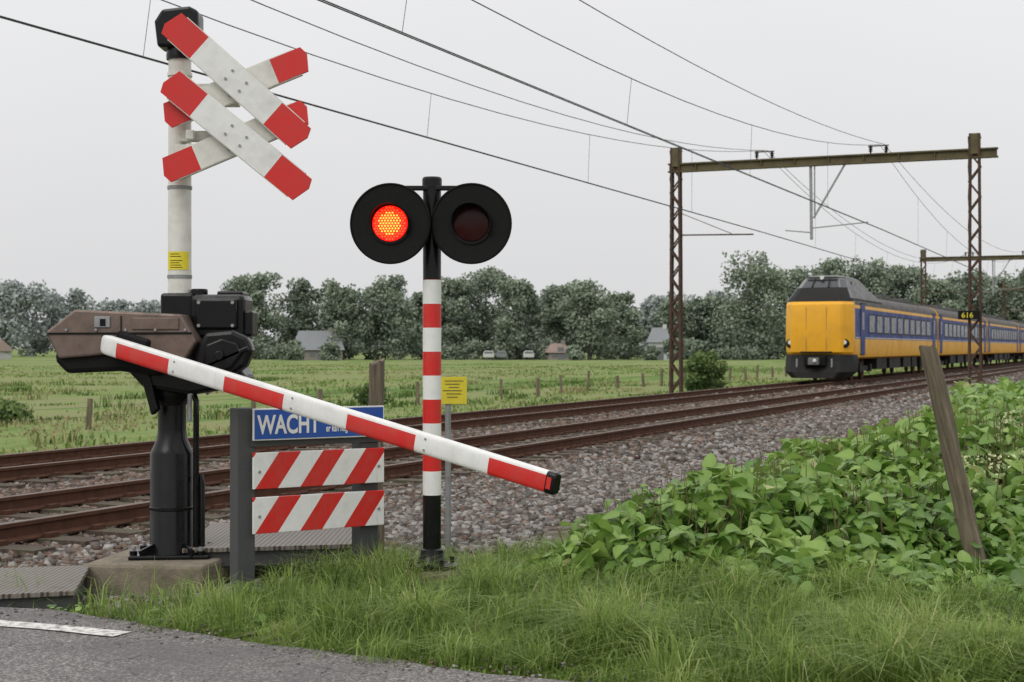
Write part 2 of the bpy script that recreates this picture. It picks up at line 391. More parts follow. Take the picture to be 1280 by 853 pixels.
box('gearbox',(-1.93,10.06,1.60),(.36,.36,.30),M_black,bm,bevel=.035)
box('gearbox_lid',(-1.93,9.86,1.62),(.27,.05,.20),M_black,bm,bevel=.015)
cyl('gearbox_cap',(-2.07,10.0,1.73),(-2.07,10.0,1.79),.055,M_black,bm,bevel=.008)
box('gearbox_top_block',(-1.86,10.05,1.75),(.17,.2,.05),M_black,bm,bevel=.012)
box('gearbox_side_block',(-1.73,10.0,1.56),(.06,.22,.17),M_black,bm,bevel=.015)
for i in range(4): cyl('gearbox_bolt_%d'%i,(-1.93+(-.11,.11,-.11,.11)[i],9.84,1.62+(-.075,-.075,.075,.075)[i]),(-1.93+(-.11,.11,-.11,.11)[i],9.825,1.62+(-.075,-.075,.075,.075)[i]),.012,M_steel,bm,seg=6)
box('pole_socket',(-2.2,10.02,1.66),(.22,.22,.2),M_black,bm,bevel=.02)
prism('crank_casting',[(-2.06,1.22),(-2.03,1.40),(-1.97,1.50),(-1.80,1.515),(-1.70,1.47),(-1.665,1.385),(-1.71,1.28),(-1.82,1.20),(-1.95,1.16)],9.70,9.84,M_black,bm,bevel=.028)
prism('crank_cover',[(-1.98,1.27),(-1.96,1.42),(-1.86,1.46),(-1.76,1.43),(-1.73,1.36),(-1.80,1.27),(-1.90,1.23)],9.665,9.71,M_black,bm,bevel=.012)
cyl('crank_shaft',(-1.87,9.67,1.35),(-1.87,9.62,1.35),.03,M_black,bm,bevel=.005)
bar('crank_rib',(-2.03,9.68,1.25),(-1.69,9.68,1.40),.03,.03,M_black,bm,bevel=.008)
prism('housing',[(-2.83,1.62),(-2.80,1.645),(-2.12,1.615),(-2.02,1.44),(-2.10,1.31),(-2.18,1.30),(-2.55,1.36),(-2.90,1.33),(-2.985,1.50)],9.66,10.08,M_brown,bm,bevel=.014)
prism('housing_under',[(-2.94,1.375),(-2.2,1.385),(-2.12,1.30),(-2.3,1.22),(-2.52,1.25),(-2.86,1.235),(-2.93,1.31)],9.69,10.05,M_blackm,bm,bevel=.03)
prism('housing_lid_seam',[(-2.975,1.485),(-2.97,1.497),(-2.05,1.50),(-2.045,1.488)],9.653,9.66,M_blackm,bm,bevel=0)
box('housing_side_plate',(-2.28,9.655,1.555),(.30,.012,.075),M_brown,bm,bevel=.004)
box('housing_hatch',(-2.62,9.656,1.565),(.10,.012,.07),M_steel,bm,bevel=.003)
box('housing_hatch_hole',(-2.615,9.648,1.562),(.035,.006,.045),M_blackm,bm,bevel=.002)
box('housing_seam_vertical',(-2.50,9.657,1.555),(.006,.008,.10),M_blackm,bm,bevel=0)
for i in range(5): cyl('housing_bolt_%d'%i,(-2.85+i*.19,9.66,1.515),(-2.85+i*.19,9.648,1.515),.009,M_steel,bm,seg=8)
box('arm_clamp',(-2.42,9.60,1.40),(.30,.05,.17),M_blackm,bm,R=Matrix.Rotation(.25,4,'Y')@Matrix.Rotation(-.6,4,'Z'),bevel=.02)
PX,PY=-2.205,10.02
cyl('pole_sleeve',(PX,PY,1.6),(PX,PY,1.76),.082,M_black,bm)
cyl('cross_pole',(PX,PY,1.76),(PX,PY,3.32),.077,M_cream,bm,r2=.074,seg=40)
V=[];F=[]
for i in range(13):
    a=math.radians(-150+i*10); 
    for z in(1.915,2.035): V.append((PX+.0795*math.cos(a),PY+.0795*math.sin(a),z))
    if i: k=2*i; F.append((k-2,k,k+1,k-1))
mk('pole_label',V,F,M_yellow,par=bm)
for q,zz in enumerate((2.018,2.002,1.975,1.96,1.945,1.93)):
    V=[];F=[]
    for i in range(8+q%3):
        a=math.radians(-128+i*7)
        for z in(zz-.0022,zz+.0022): V.append((PX+.0805*math.cos(a),PY+.0805*math.sin(a),z))
        if i: k=2*i; F.append((k-2,k,k+1,k-1))
    mk('label_line_%d'%q,V,F,M_blackm,par=bm)
lathe('pole_cap',(PX,PY,3.31),[(.088,0),(.09,.03),(.082,.07),(.082,.12)],M_black,bm)
prism('cap_box',[(-.13,0),(.12,0),(.14,.06),(.14,.24),(.08,.27),(-.10,.25),(-.15,.17)],-.1,.1,M_black,bm,M=Matrix.Translation((PX+.0,PY,3.38)),bevel=.02)
for z in (1.86,2.45,3.2): cyl('pole_strap_%d'%int(z*10),(PX,PY,z),(PX,PY,z+.022),.0815,M_steel if z<3 else M_cream,bm)
def board(name,p1,p2,w,y,red,yaw=0,shade=M_white,rim=True):
    d=Vector((p2[0]-p1[0],0,p2[1]-p1[1])); L=d.length; a=math.atan2(d.z,d.x)
    c=((p1[0]+p2[0])/2,y,(p1[1]+p2[1])/2)
    h=w/2; r=red; l=L/2
    th=.012
    V=[];F=[];fm=[]
    def seg(poly,mi):
        k=len(V);n=len(poly)
        for x,z in poly: V.append((x,-th,z))
        for x,z in poly: V.append((x,th,z))
        F.append(tuple(k+i for i in range(n)));fm.append(mi)
        F.append(tuple(k+n+i for i in range(n-1,-1,-1)));fm.append(mi)
        for i in range(n): F.append((k+i,k+n+i,k+n+(i+1)%n,k+(i+1)%n));fm.append(mi)
    seg([(-l,-h*.35),(-l+.025,-h),(-l+r,-h),(-l+r,h),(-l+.035,h)],1)
    seg([(-l+r+.0005,-h),(l-r-.0005,-h),(l-r-.0005,h),(-l+r+.0005,h)],0)
    seg([(l-r,-h),(l-.035,-h),(l,h*.35),(l-.025,h),(l-r,h)],1)
    M=Matrix.Translation(c)@Matrix.Rotation(-a,4,'Y')
    o=mk(name,V,F,[shade,M_red],fm,par=bm,M=M,smooth=False)
    for i,(bx_,bz) in enumerate([(-.06,.035),(-.06,-.035),(.06,.035),(.06,-.035)]):
        p=M@Vector((bx_,-th,bz)); q=M@Vector((bx_,-th-.008,bz)); cyl(name+'_bolt_%d'%i,p,q,.009,M_steel,bm,seg=8)
    for sgn in(-1,1):
        k=M@Vector((0,.012,sgn*(h+.003)))
        box(name+'_rim_%d'%(sgn+1),k,(L-.16,.04,.006),M_cream,bm,R=Matrix.Rotation(-a,4,'Y'),bevel=0)
board('cross_board_back_upper',(-2.27,2.90),(-1.325,3.29),.165,9.83,.24,shade=M_cream)
board('cross_board_back_lower',(-2.275,2.545),(-1.325,2.945),.165,9.83,.24,shade=M_cream)
board('cross_board_front_upper',(-2.225,3.52),(-1.345,2.735),.185,9.77,.27)
board('cross_board_front_lower',(-2.235,3.14),(-1.335,2.405),.185,9.77,.27)
for i,z in enumerate((3.10,2.79,3.02,2.70)):
    box('cross_bracket_%d'%i,(-1.98 if i<2 else -2.0,9.93,z),(.42,.05,.07),M_cream,bm,bevel=.006)
    box('cross_bracket_arm_%d'%i,(-2.1,9.90,z),(.05,.14,.06),M_cream,bm,bevel=.004)
S=Vector((-2.6,9.60,1.428));E=Vector((.225,7.5,.722)); d=(E-S); L=d.length
Ra=d.to_track_quat('X','Z').to_matrix().to_4x4(); Ma=Matrix.Translation(S)@Ra
M_arm=banded('arm_red_white_film',RED,WHITE,0,1.0,.17,.5,topwhite=.036,dirt=.3)
V=[];F=[]
def ring(x,h,w_):
    out=[]
    for i in range(20):
        a=2*math.pi*i/20; ca,sa=math.cos(a),math.sin(a)
        out.append((x,w_*math.copysign(abs(ca)**.45,ca),h*math.copysign(abs(sa)**.55,sa)))
    return out
secs=[(0,.045,.015),(.02,.058,.025),(.06,.063,.030),(L-.05,.055,.028)]
for x,h,w_ in secs: V+=ring(x,h,w_)
for k in range(len(secs)-1):
    for i in range(20): F.append((k*20+i,k*20+(i+1)%20,(k+1)*20+(i+1)%20,(k+1)*20+i))
F.append(tuple(range(19,-1,-1)));F.append(tuple(60+i for i in range(20)))
mk('barrier_arm',V,F,M_arm,par=bm,M=Ma)
V=ring(L-.055,.057,.03)+ring(L-.01,.057,.03)+ring(L,.05,.025)
F=[(k*20+i,k*20+(i+1)%20,(k+1)*20+(i+1)%20,(k+1)*20+i) for k in range(2) for i in range(20)]+[tuple(range(19,-1,-1)),tuple(40+i for i in range(20))]
mk('arm_end_cap',V,F,M_black,par=bm,M=Ma)
mk('arm_end_reflector',[(L-.047,-.031,-.03),(L-.02,-.031,-.03),(L-.02,-.031,.03),(L-.047,-.031,.03)],[(0,1,2,3)],M_red,par=bm,M=Ma)
for i,x in enumerate((.66,1.68,2.68)):
    for k in(-.03,.03):
        p=Ma@Vector((x+.06,-.029,k)); q=Ma@Vector((x+.06,-.034,k)); cyl('arm_rivet_%d_%d'%(i,int(k*100)),p,q,.006,M_steel,bm,seg=8)
# ---------------------------------------------------------------- crossing light post
lp=empty('level_crossing_light',(-.5,9.44,0)); LX,LY=-.5,9.44
lathe('concrete_foot',(LX,LY,0),[(.20,-.15),(.20,-.02),(.17,.03)],M_conc,lp,8,bevel=.015)
lathe('foot_flange',(LX,LY,0),[(.165,.028),(.165,.05),(.10,.06),(.075,.10),(.07,.14),(.056,.15)],M_black,lp,40)
for i in range(4):
    a=i*math.pi/2+.5; cyl('foot_bolt_%d'%i,(LX+.14*math.cos(a),LY+.14*math.sin(a),.045),(LX+.14*math.cos(a),LY+.14*math.sin(a),.09),.014,M_black,lp,seg=6)
cyl('post_black_lower',(LX,LY,.12),(LX,LY,.482),.057,M_black,lp,seg=40)
M_post=banded('post_red_white_film',RED,WHITE,2,.298,.149,.5,dirt=.2)
cyl('post_banded',(LX,LY,.482),(LX,LY,1.825),.058,M_post,lp,seg=40)
cyl('post_black_upper',(LX,LY,1.825),(LX,LY,2.42),.057,M_black,lp,seg=40)
lathe('post_cap',(LX,LY,2.40),[(.062,0),(.062,.055),(.055,.066)],M_black,lp,40)
bar('crossarm',(LX-.24,LY-.03,2.395),(LX+.25,LY-.03,2.395),.05,.028,M_black,lp,bevel=.005)
for sgn,nm in((-1,'lit'),(1,'dark')):
    cx=LX+sgn*.25-(.0); cy=LY-.14; cz=2.165
    Rv=Matrix.Rotation(math.radians(-5*1),4,'Z')@Matrix.Rotation(math.radians(90),4,'X')
    lathe('backboard_'+nm,(cx,cy,cz),[(.235,-.02),(.25,-.012),(.25,.012),(.243,.016),(.238,.008),(.13,.004)],M_blackm,lp,56,Rv)
    lathe('lamp_housing_'+nm,(cx,cy+.02,cz),[(.08,-.17),(.12,-.13),(.14,0)],M_black,lp,32,Rv)
    V=[];F=[];n=28
    for i in range(n+1):
        a=math.radians(-30+240*i/n); ln=.04+.08*max(0,math.sin(a))
        for r_,zz in((.123,.004),(.123,ln),(.118,ln),(.118,.004)): V.append((r_*math.cos(a),r_*math.sin(a),zz))
        if i:
            k=4*i
            for q in range(3): F.append((k-4+q,k+q,k+1+q,k-3+q))
    mk('visor_'+nm,V,F,M_blackm,par=lp,M=Matrix.Translation((cx,cy,cz))@Rv)
    lathe('lens_ring_'+nm,(cx,cy,cz),[(.128,.004),(.128,.014),(.112,.014),(.112,.008)],M_blackm,lp,48,Rv)
    lathe('lens_'+nm,(cx,cy,cz),[(.11,.009),(.108,.018),(.07,.026),(.03,.029)],M_lit if sgn<0 else M_reddk,lp,40,Rv)
    if sgn<0:
        V=[];F=[];fm=[];p=.0185
        for j in range(-8,9):
            for i in range(-8,9):
                x=(i+.5*(j%2))*p; z=j*p*.87; rr=math.hypot(x,z)
                if rr<.102:
                    k=len(V); hgt=.031-(rr/.11)**2*.012
                    for a in range(8): V.append((x+.0068*math.cos(a*math.pi/4),z+.0068*math.sin(a*math.pi/4),hgt))
                    F.append(tuple(k+a for a in range(8))); fm.append(0 if rr<.072 else 1)
        mk('led_dots',V,F,[M_led,M_led2],fm,par=lp,M=Matrix.Translation((cx,cy,cz))@Rv,smooth=False)
    bar('lamp_bracket_'+nm,(cx,LY-.03,2.39),(cx,LY-.03,2.25),.03,.03,M_black,lp)
    for i in range(6):
        a=i*math.pi/3+.3; p=Matrix.Translation((cx,cy,cz))@Rv
        cyl('board_screw_%s_%d'%(nm,i),p@Vector((.2*math.cos(a),.2*math.sin(a),.004)),p@Vector((.2*math.cos(a),.2*math.sin(a),.010)),.005,M_black,lp,seg=6)
# ---------------------------------------------------------------- wait sign with striped boards
ws=empty('warning_sign_fence',(-1.2,9.4,0))
u=Vector((.829,.559,0)).normalized(); nrm=Vector((u.y,-u.x,0))
O=Vector((-1.565,9.12,0)); ang=math.atan2(u.y,u.x); Rw=Matrix.Rotation(ang,4,'Z')
LB=.90
def wbox(name,u0,u1,z0,z1,off,th,mat,bevel=.003):
    c=O+u*((u0+u1)/2)+nrm*off; return box(name,(c.x,c.y,(z0+z1)/2),(u1-u0,th,z1-z0),mat,ws,R=Rw,bevel=bevel)
wbox('left_post',-.085,.03,-.2,1.035,-.09,.12,M_grayplastic,.006)
wbox('right_post',LB-.15,LB-.02,-.2,.80,-.09,.12,M_grayplastic,.006)
wbox('sign_backing',.0,LB,.80,.86,-.035,.03,M_grayplastic)
M_str=banded('diagonal_red_white',RED,WHITE,0,.30,-.06,.5,shear=.72,dirt=.25)
wbox('striped_board_upper',0,LB,.545,.765,0,.02,M_str)
wbox('striped_board_lower',0,LB,.275,.495,0,.02,M_str)
wbox('text_board',.0,LB,.838,1.032,0,.016,M_white)
wbox('text_board_blue',.008,LB-.008,.846,1.024,.0085,.002,M_blue,0)
Mt=Matrix.Translation(O+nrm*.0115)@Rw@Matrix.Rotation(math.radians(90),4,'X')
text('word_wacht','WACHT',.158,Mt@Matrix.Translation((.028,.880,0)),M_white,ws,.70,.004)
text('small_words','er kan nog een trein komen',.062,Mt@Matrix.Translation((.487,.880,0)),M_white,ws,.56,.001)
for i,(a,z) in enumerate([(.04,.65),(.86,.65),(.04,.38),(.86,.38)]):
    p=O+u*a+nrm*.01; q=O+u*a+nrm*.016; cyl('board_bolt_%d'%i,(p.x,p.y,z),(q.x,q.y,z),.009,M_steel,ws,seg=8)
def grate():
    m,nt,b=newmat('perforated_steel'); g=G(nt)
    tc=g.n('ShaderNodeTexCoord').outputs['Object']; sp=g.n('ShaderNodeSeparateXYZ'); g.l(tc,sp.inputs[0])
    a=g.m('SINE',g.m('MULTIPLY',g.m('ADD',sp.outputs[0],sp.outputs[1]),95)); c=g.m('SINE',g.m('MULTIPLY',g.m('SUBTRACT',sp.outputs[0],sp.outputs[1]),95))
    h=g.m('MULTIPLY',a,c); hh=g.ramp(h,[(-.0,(0,0,0)),(.5,(1,1,1))])
    col=g.mix(hh,(.25,.235,.215),(.05,.045,.04)); col=g.mix(g.m('MULTIPLY',g.noise(tc,3,5),.5),col,(.17,.12,.08))
    g.l(col,b.inputs['Base Color']); b.inputs['Metallic'].default_value=.35; b.inputs['Roughness'].default_value=.6
    g.bump(h,.6,.006,b); return m
M_gr=grate()
wk=empty('steel_walkway',(-1.6,10.6,0))
def slab(name,q,z,th,mat,par):
    V=[(x,y,z) for x,y in q]+[(x,y,z-th) for x,y in q]
    mk(name,V,[(0,1,2,3),(7,6,5,4)]+[(i,(i+1)%4+0,(i+1)%4+4,i+4)[::-1] for i in range(4)],mat,par=par,smooth=False,bevel=.004)
slab('deck',[(-2.15,9.85),(-1.05,10.1),(-.92,11.05),(-2.25,11.35)],.09,.03,M_gr,wk)
slab('deck_frame',[(-2.12,9.88),(-1.07,10.12),(-.95,11.02),(-2.22,11.3)],.06,.10,M_grayplastic,wk)
wk2=empty('steel_walkway',(-3,9.3,0))
slab('deck',[(-3.6,8.35),(-2.52,8.72),(-2.72,9.75),(-3.9,9.45)],.0,.03,M_gr,wk2)
slab('deck_frame',[(-3.58,8.38),(-2.54,8.74),(-2.74,9.72),(-3.88,9.42)],-.03,.14,M_grayplastic,wk2)
yn=empty('notice_sign',(-.436,10.3,0))
cyl('post',(-.436,10.3,-.2),(-.436,10.3,1.21),.02,M_steel,yn)
box('plate',(-.395,10.275,1.11),(.175,.006,.185),M_yellow,yn,bevel=.002)
for i in range(6): box('text_line_%d'%i,(-.395+(-.01 if i%2 else 0),10.2705,1.175-i*.022),(.13-.03*(i%3),.002,.0045),M_grayplastic,yn,bevel=0)
for i,z in enumerate((1.05,1.17)): cyl('clamp_%d'%i,(-.436,10.3,z),(-.436,10.3,z+.02),.025,M_steel,yn)
def wpost(name,p1,p2,r,r2):
    e=empty(name,p1); p1=Vector(p1);p2=Vector(p2);L=(p2-p1).length
    R=(p2-p1).to_track_quat('Z','Y').to_matrix().to_4x4()
    V=[];F=[];n=24;K=20
    for k in range(K+1):
        f=k/K; rr=r+(r2-r)*f
        for i in range(n):
            a=2*math.pi*i/n; q=rr*(1+.20*(float(vn((i%24)*.5,k*.35+3))-.5)+.07*math.sin(a*3+k*.2))
            V.append((q*math.cos(a)+.008*math.sin(k*.5),q*math.sin(a),f*L+(.02*math.cos(a+1)+.012*math.sin(4*a) if k==K else 0)))
    for k in range(K):
        for i in range(n): F.append((k*n+i,k*n+(i+1)%n,(k+1)*n+(i+1)%n,(k+1)*n+i))
    F.append(tuple(K*n+i for i in range(n)))
    mk('timber',V,F,M_wood,par=e,M=Matrix.Translation(p1)@R)
    return e
wpost('wooden_post',(3.12,9.93,-.3),(2.71,9.85,1.40),.066,.056)
wpost('wooden_post',(-.975,10.8,-.2),(-.965,10.8,1.30),.055,.052)
fe=empty('wire_fence',TS(40,-23,-.5))
bx=[]
for s in np.arange(12,190,3.35):
    h=rng.uniform(.6,.95); t=-23+rng.uniform(-.12,.12)
    bx.append((Matrix.Translation(TS(s+rng.uniform(-.4,.4),t,-.5+h/2-.1))@Matrix.Rotation(rng.uniform(-.08,.08),4,'Y')@Matrix.Rotation(rng.uniform(0,1),4,'Z'),(rng.uniform(.09,.13),.11,h+.2)))
merged('posts',bx,M_wood,par=fe)
curve('wires',[[TS(s,-23,-.5+z+.02*math.sin(s)) for s in np.arange(12,190,3.35)] for z in (.3,.52)],.004,M_wire,fe)
# ---------------------------------------------------------------- catenary portals
def portal(s0,label):
    e=empty('catenary_portal',TS(s0,-11,0))
    for li,(t0,top) in enumerate(((-16.27,8.68),(-5.8,8.62))):
        bx=[]
        z0=-.5 if li==0 else -.4
        for dt in(-.19,.19):
            for ds in(-.12,.12):
                Mx,L=barM(TS(s0+ds,t0+dt*1.0,z0),TS(s0+ds,t0+dt*.75,top)); bx.append((Mx,(L,.07,.07)))
        n=17
        for i in range(n):
            za=z0+.3+(top-z0-.4)*i/n; zb=z0+.3+(top-z0-.4)*(i+1)/n; sg=1 if i%2 else -1
            for ds in(-.13,.13):
                Mx,L=barM(TS(s0+ds,t0+.19*sg,za),TS(s0+ds,t0-.19*sg,zb)); bx.append((Mx,(L,.02,.06)))
            Mx,L=barM(TS(s0-.12*sg,t0-.19,za),TS(s0+.12*sg,t0-.19,zb)); bx.append((Mx,(L,.05,.02)))
        merged('lattice_leg_%d'%li,bx,M_mast,par=e)
        box('leg_foot_%d'%li,TS(s0,t0,z0),(.7,.7,.5),M_conc,e,R=RT,bevel=.03)
        box('leg_head_%d'%li,TS(s0,t0,top-.35),(.36,.3,.7),M_beam,e,R=RT,bevel=.01)
    box('beam_lower_flange',TS(s0,-10.8,7.81),(11.5,.26,.05),M_beam,e,R=RT,bevel=0)
    box('beam_web',TS(s0,-10.8,7.95),(11.44,.08,.23),M_beam,e,R=RT,bevel=0)
    box('beam_upper_flange',TS(s0,-10.8,8.09),(11.5,.26,.05),M_beam,e,R=RT,bevel=0)
    for i,t in enumerate(np.arange(-15.5,-6,1.2)): box('beam_stiffener_%d'%i,TS(s0,t,7.95),(.03,.22,.22),M_beam,e,R=RT,bevel=0)
    for i,t in enumerate((-13.0,-9.0)):
        for j,ds in enumerate((-.25,.25)):
            lathe('insulator_%d_%d'%(i,j),TS(s0+ds*.4,t+ds,8.11),[(.03,0),(.03,.06),(.08,.08),(.03,.12),(.08,.14),(.03,.18),(.08,.2),(.03,.26),(.03,.3)],M_tdark,e,14)
        bar('insulator_bar_%d'%i,TS(s0,t-.35,8.38),TS(s0,t+.35,8.38),.05,.04,M_mast,e)
    t=-11.35
    bar('drop_tube',TS(s0,t,7.85),TS(s0,t+.03,5.2),.09,.09,M_steel,e)
    bar('drop_tube_side',TS(s0,t+.14,7.85),TS(s0,t+.14,6.0),.04,.04,M_steel,e)
    bar('drop_brace',TS(s0,t+1.2,7.8),TS(s0,t+.1,5.95),.06,.06,M_steel,e)
    bar('registration_arm_a',TS(s0,t,5.6),TS(s0,t+2.0,5.75),.04,.04,M_steel,e)
    bar('registration_arm_b',TS(s0,t,5.45),TS(s0,t-.9,5.55),.04,.04,M_steel,e)
    bar('wall_arm',TS(s0,-16.1,5.5),TS(s0,-13.4,5.45),.05,.05,M_mast,e)
    bar('wall_arm_stay',TS(s0,-16.1,6.3),TS(s0,-14.2,5.5),.025,.025,M_mast,e)
    if label:
        box('number_plate',TS(s0-.35,-5.95,2.5),(.72,.02,.30),M_blackm,e,R=RT,bevel=.003)
        text('number','616',.26,Matrix.Translation(TS(s0-.365,-6.2,2.41))@RT@Matrix.Rotation(math.radians(90),4,'X'),M_yellow,e)
        box('plate_clamp',TS(s0-.25,-5.95,2.5),(.2,.2,.06),M_mast,e,R=RT,bevel=0)
SP=62
for i,s0 in enumerate((52.9,52.9+SP,52.9+2*SP,52.9-SP)): portal(s0,i==0)
ow=empty('overhead_wires',TS(20,-11,5.5))
def sagline(t0,t1,s_a,s_b,zs,sag,n=24):
    return [TS(s_a+(s_b-s_a)*i/n,t0+(t1-t0)*i/n,zs-sag*(1-(2*i/n-1)**2)) for i in range(n+1)]
cont=[];mess=[];hang=[]
for p in range(-1,4):
    a=52.9+SP*(p-1);b=a+SP; 
    zg=1 if p%2 else -1
    for tcw in(-13.2,-9.1):
        cont.append([TS(a,tcw+.15*zg,5.5),TS(b,tcw-.15*zg,5.5)])
        cont.append([TS(a,tcw+.15*zg+.05,5.5),TS(b,tcw-.15*zg+.05,5.5)])
        mess.append(sagline(tcw+.15,tcw+.15,a,b,8.42,2.12))
        for q in range(1,7):
            f=q/7; s=a+SP*f; z=8.42-2.12*(1-(2*f-1)**2)
            hang.append([TS(s,tcw+.15,z),TS(s,tcw+.15*zg*(1-2*f)+.04,5.5)])
    mess.append(sagline(-8.8,-8.8,a,b,8.42,1.3))
    mess.append(sagline(-11.9,-12.9,a,b,8.42,1.9) if p==0 else sagline(-12.9,-12.9,a,b,8.42,1.9))
curve('contact_wires',cont,.009,M_wire,ow); curve('messenger_wires',mess,.009,M_wire,ow); curve('droppers',hang,.0045,M_wire,ow)
# ---------------------------------------------------------------- train
MT=Matrix.Translation(TS(62.6,-13.2,0))@RT
tn=empty('passenger_train',M=MT,local=True)
half=[(1.20,.92),(1.37,1.0),(1.41,1.2),(1.41,1.78),(1.41,3.06),(1.405,3.2),(1.36,3.38),(1.22,3.56),(.95,3.70),(.5,3.80),(0,3.84)]
prof=half+[(-x,z) for x,z in half[-2::-1]]
pm=[0,0,0,1,0,2,2,2,2,2]; pm=pm+pm[::-1]
def car(y0,y1,nm,first=False):
    V=[(x,y,z) for y in(y0,y1) for x,z in prof]; n=len(prof)
    F=[(i,i+n,i+1+n,i+1) for i in range(n-1)]+[tuple(range(n)),tuple(range(2*n-1,n-1,-1))]+[(0,n-1,2*n-1,n)]
    mk(nm+'_body',V,F,[M_tyel,M_tblue,M_troof],pm+[0,0,0],par=tn)
    ys=y0+(3.2 if first else 2.6); L=y1-y0
    win=[];fr=[];dr=[];dg=[]
    for sx in(-1,1):
        y=ys
        while y<y1-3.0:
            win.append((Matrix.Translation((sx*1.412,y+.75,2.45)),(.03,1.35,.74))); fr.append((Matrix.Translation((sx*1.408,y+.75,2.45)),(.022,1.47,.86))); y+=1.95
        for yd in((y0+ (1.75 if first else 1.1)),y1-1.3):
            dr.append((Matrix.Translation((sx*1.412,yd,2.2)),(.03,.95,2.15)))
            dg.append((Matrix.Translation((sx*1.409,yd,2.2)),(.03,1.05,2.22)))
            win.append((Matrix.Translation((sx*1.43,yd,2.55)),(.012,.5,.75)))
    merged(nm+'_window_frames',fr,M_tdark,par=tn); merged(nm+'_windows',win,M_glass,par=tn); merged(nm+'_doors',dr,M_tblue,par=tn); merged(nm+'_door_gaps',dg,M_tdark,par=tn)
    st=[(Matrix.Translation((sx*1.415,(y0+y1)/2,1.83)),(.012,L-.3,.03)) for sx in(-1,1)]
    merged(nm+'_stripe',st,M_white,par=tn)
    un=[]
    for yy,ll in ((L*.30,2.6),(L*.45,3.2),(L*.6,2.4),(L*.7,1.6)):
        un.append((Matrix.Translation((0,y0+yy,.68)),(2.5,ll,.5)))
    for yb in(y0+3.6,y1-3.6):
        un.append((Matrix.Translation((1.05,yb,.5)),(.16,3.0,.22)));un.append((Matrix.Translation((-1.05,yb,.5)),(.16,3.0,.22)));un.append((Matrix.Translation((0,yb,.62)),(2.0,.5,.3)))
        for dy in(-1.25,1.25):
            for sx in(-1,1):
                un.append((Matrix.Translation((sx*1.12,yb+dy,.52)),(.2,.36,.34)))
                cyl(nm+'_wheel',(sx*.82,yb+dy,.46),(sx*.70,yb+dy,.46),.46,M_rust,tn,seg=24)
    merged(nm+'_underframe',un,M_tdark,par=tn)
    rf=[(Matrix.Translation((0,y0+L*f,3.9)),(1.3,2.4,.22)) for f in(.25,.5,.75)]+[(Matrix.Translation((sx*.8,y0+L*.5,3.78)),(.08,L*.8,.08)) for sx in(-1,1)]
    merged(nm+'_roof_units',rf,M_troof,par=tn)
yc=1.0
for i in range(5):
    L=26.0; y1=yc+(L-1.0 if i==0 else L); car(yc,y1,'coach_%d'%i,i==0)
    if i<4: box('gangway_%d'%i,(0,y1+.28,2.3),(2.3,.6,2.6),M_tdark,tn,bevel=.05)
    yc=y1+.55
def planring(y,hw,back,r,z):
    pts=[(0,y),(hw*.40,y+.002),(hw*.70,y+.02),(hw*.77,y+r*.14),(hw*.955,y+r*.8),(hw,y+r*1.0),(hw,back)]
    return [(x,yy,z) for x,yy in pts]+[(0,back,z)]+[(-x,yy,z) for x,yy in pts[:0:-1]]
def ringloft(name,rings,mats,fm,smooth=True):
    V=[];F=[];mm=[]
    for r_ in rings: V+=r_
    n=len(rings[0])
    for k in range(len(rings)-1):
        for i in range(n):
            F.append((k*n+i,k*n+(i+1)%n,(k+1)*n+(i+1)%n,(k+1)*n+i)); mm.append(fm(k,i,n))
    F.append(tuple(range(n))[::-1]);mm.append(fm(0,0,n));F.append(tuple((len(rings)-1)*n+i for i in range(n)));mm.append(fm(len(rings)-2,0,n))
    o=mk(name,V,F,mats,mm,par=tn,smooth=smooth)
    if smooth: o.data.set_sharp_from_angle(angle=math.radians(18))
    return o
ringloft('nose',[planring(.14,1.36,1.02,.55,1.10),planring(.0,1.39,1.02,.6,1.22),planring(-.05,1.41,1.02,.62,1.9),planring(-.02,1.41,1.02,.62,2.8),planring(.04,1.405,1.02,.62,3.2),planring(.16,1.36,1.02,.6,3.36)],[M_tyel],lambda k,i,n:0)
ringloft('cab_shoulder',[planring(.13,1.37,8.2,.6,3.33),planring(.26,1.33,8.0,.6,3.48),planring(.78,1.10,6.2,.55,3.93)],[M_tdark,M_tsilver],lambda k,i,n:0 if i in(0,1,2,3,n-1,n-2,n-3,n-4) or k==0 else 1)
def gl(k,i,n):
    if k==0 and (i in(0,1,n-1,n-2)): return 0
    if k==0 and i in(3,n-4): return 0
    return 1
ringloft('cab_top',[planring(.79,1.09,6.1,.65,3.935),planring(1.28,.92,5.0,.6,4.30),planring(1.30,.88,4.8,.6,4.36),planring(1.22,.86,4.6,.6,4.40),planring(1.5,.70,4.3,.6,4.47)],[M_wscr,M_tsilver,M_tdark],gl)
for i,x in enumerate((-.30,.30)): bar('windscreen_pillar_%d'%i,(x*1.15,.78,3.95),(x,1.27,4.30),.05,.05,M_tdark,tn)
for sx in(-1,1): bar('cab_side_window_%d'%(sx+1),(sx*1.0,2.3,4.12),(sx*1.0,3.4,4.12),.06,.2,M_glass,tn)
for i,x in enumerate((-.42,.42)): bar('nose_groove_%d'%i,(x,-.043,1.3),(x,-.025,3.1),.012,.012,M_troof,tn)
bar('nose_panel_line',(-1.0,-.028,2.15),(1.0,-.028,2.15),.012,.012,M_tyel,tn)
box('nose_step',(0,-.07,1.22),(1.3,.1,.06),M_tdark,tn,bevel=.01)
ringloft('plough',[planring(-.42,1.05,1.9,.5,.14),planring(-.36,1.34,1.9,.5,.40),planring(-.02,1.42,1.9,.6,.86),planring(.04,1.40,1.5,.6,1.12)],[M_tdark],lambda k,i,n:0)
box('coupler_pocket',(0,-.2,.86),(.9,.4,.42),M_blackm,tn,bevel=.03)
box('coupler',(0,-.5,.84),(.42,.4,.30),M_tsilver,tn,bevel=.04)
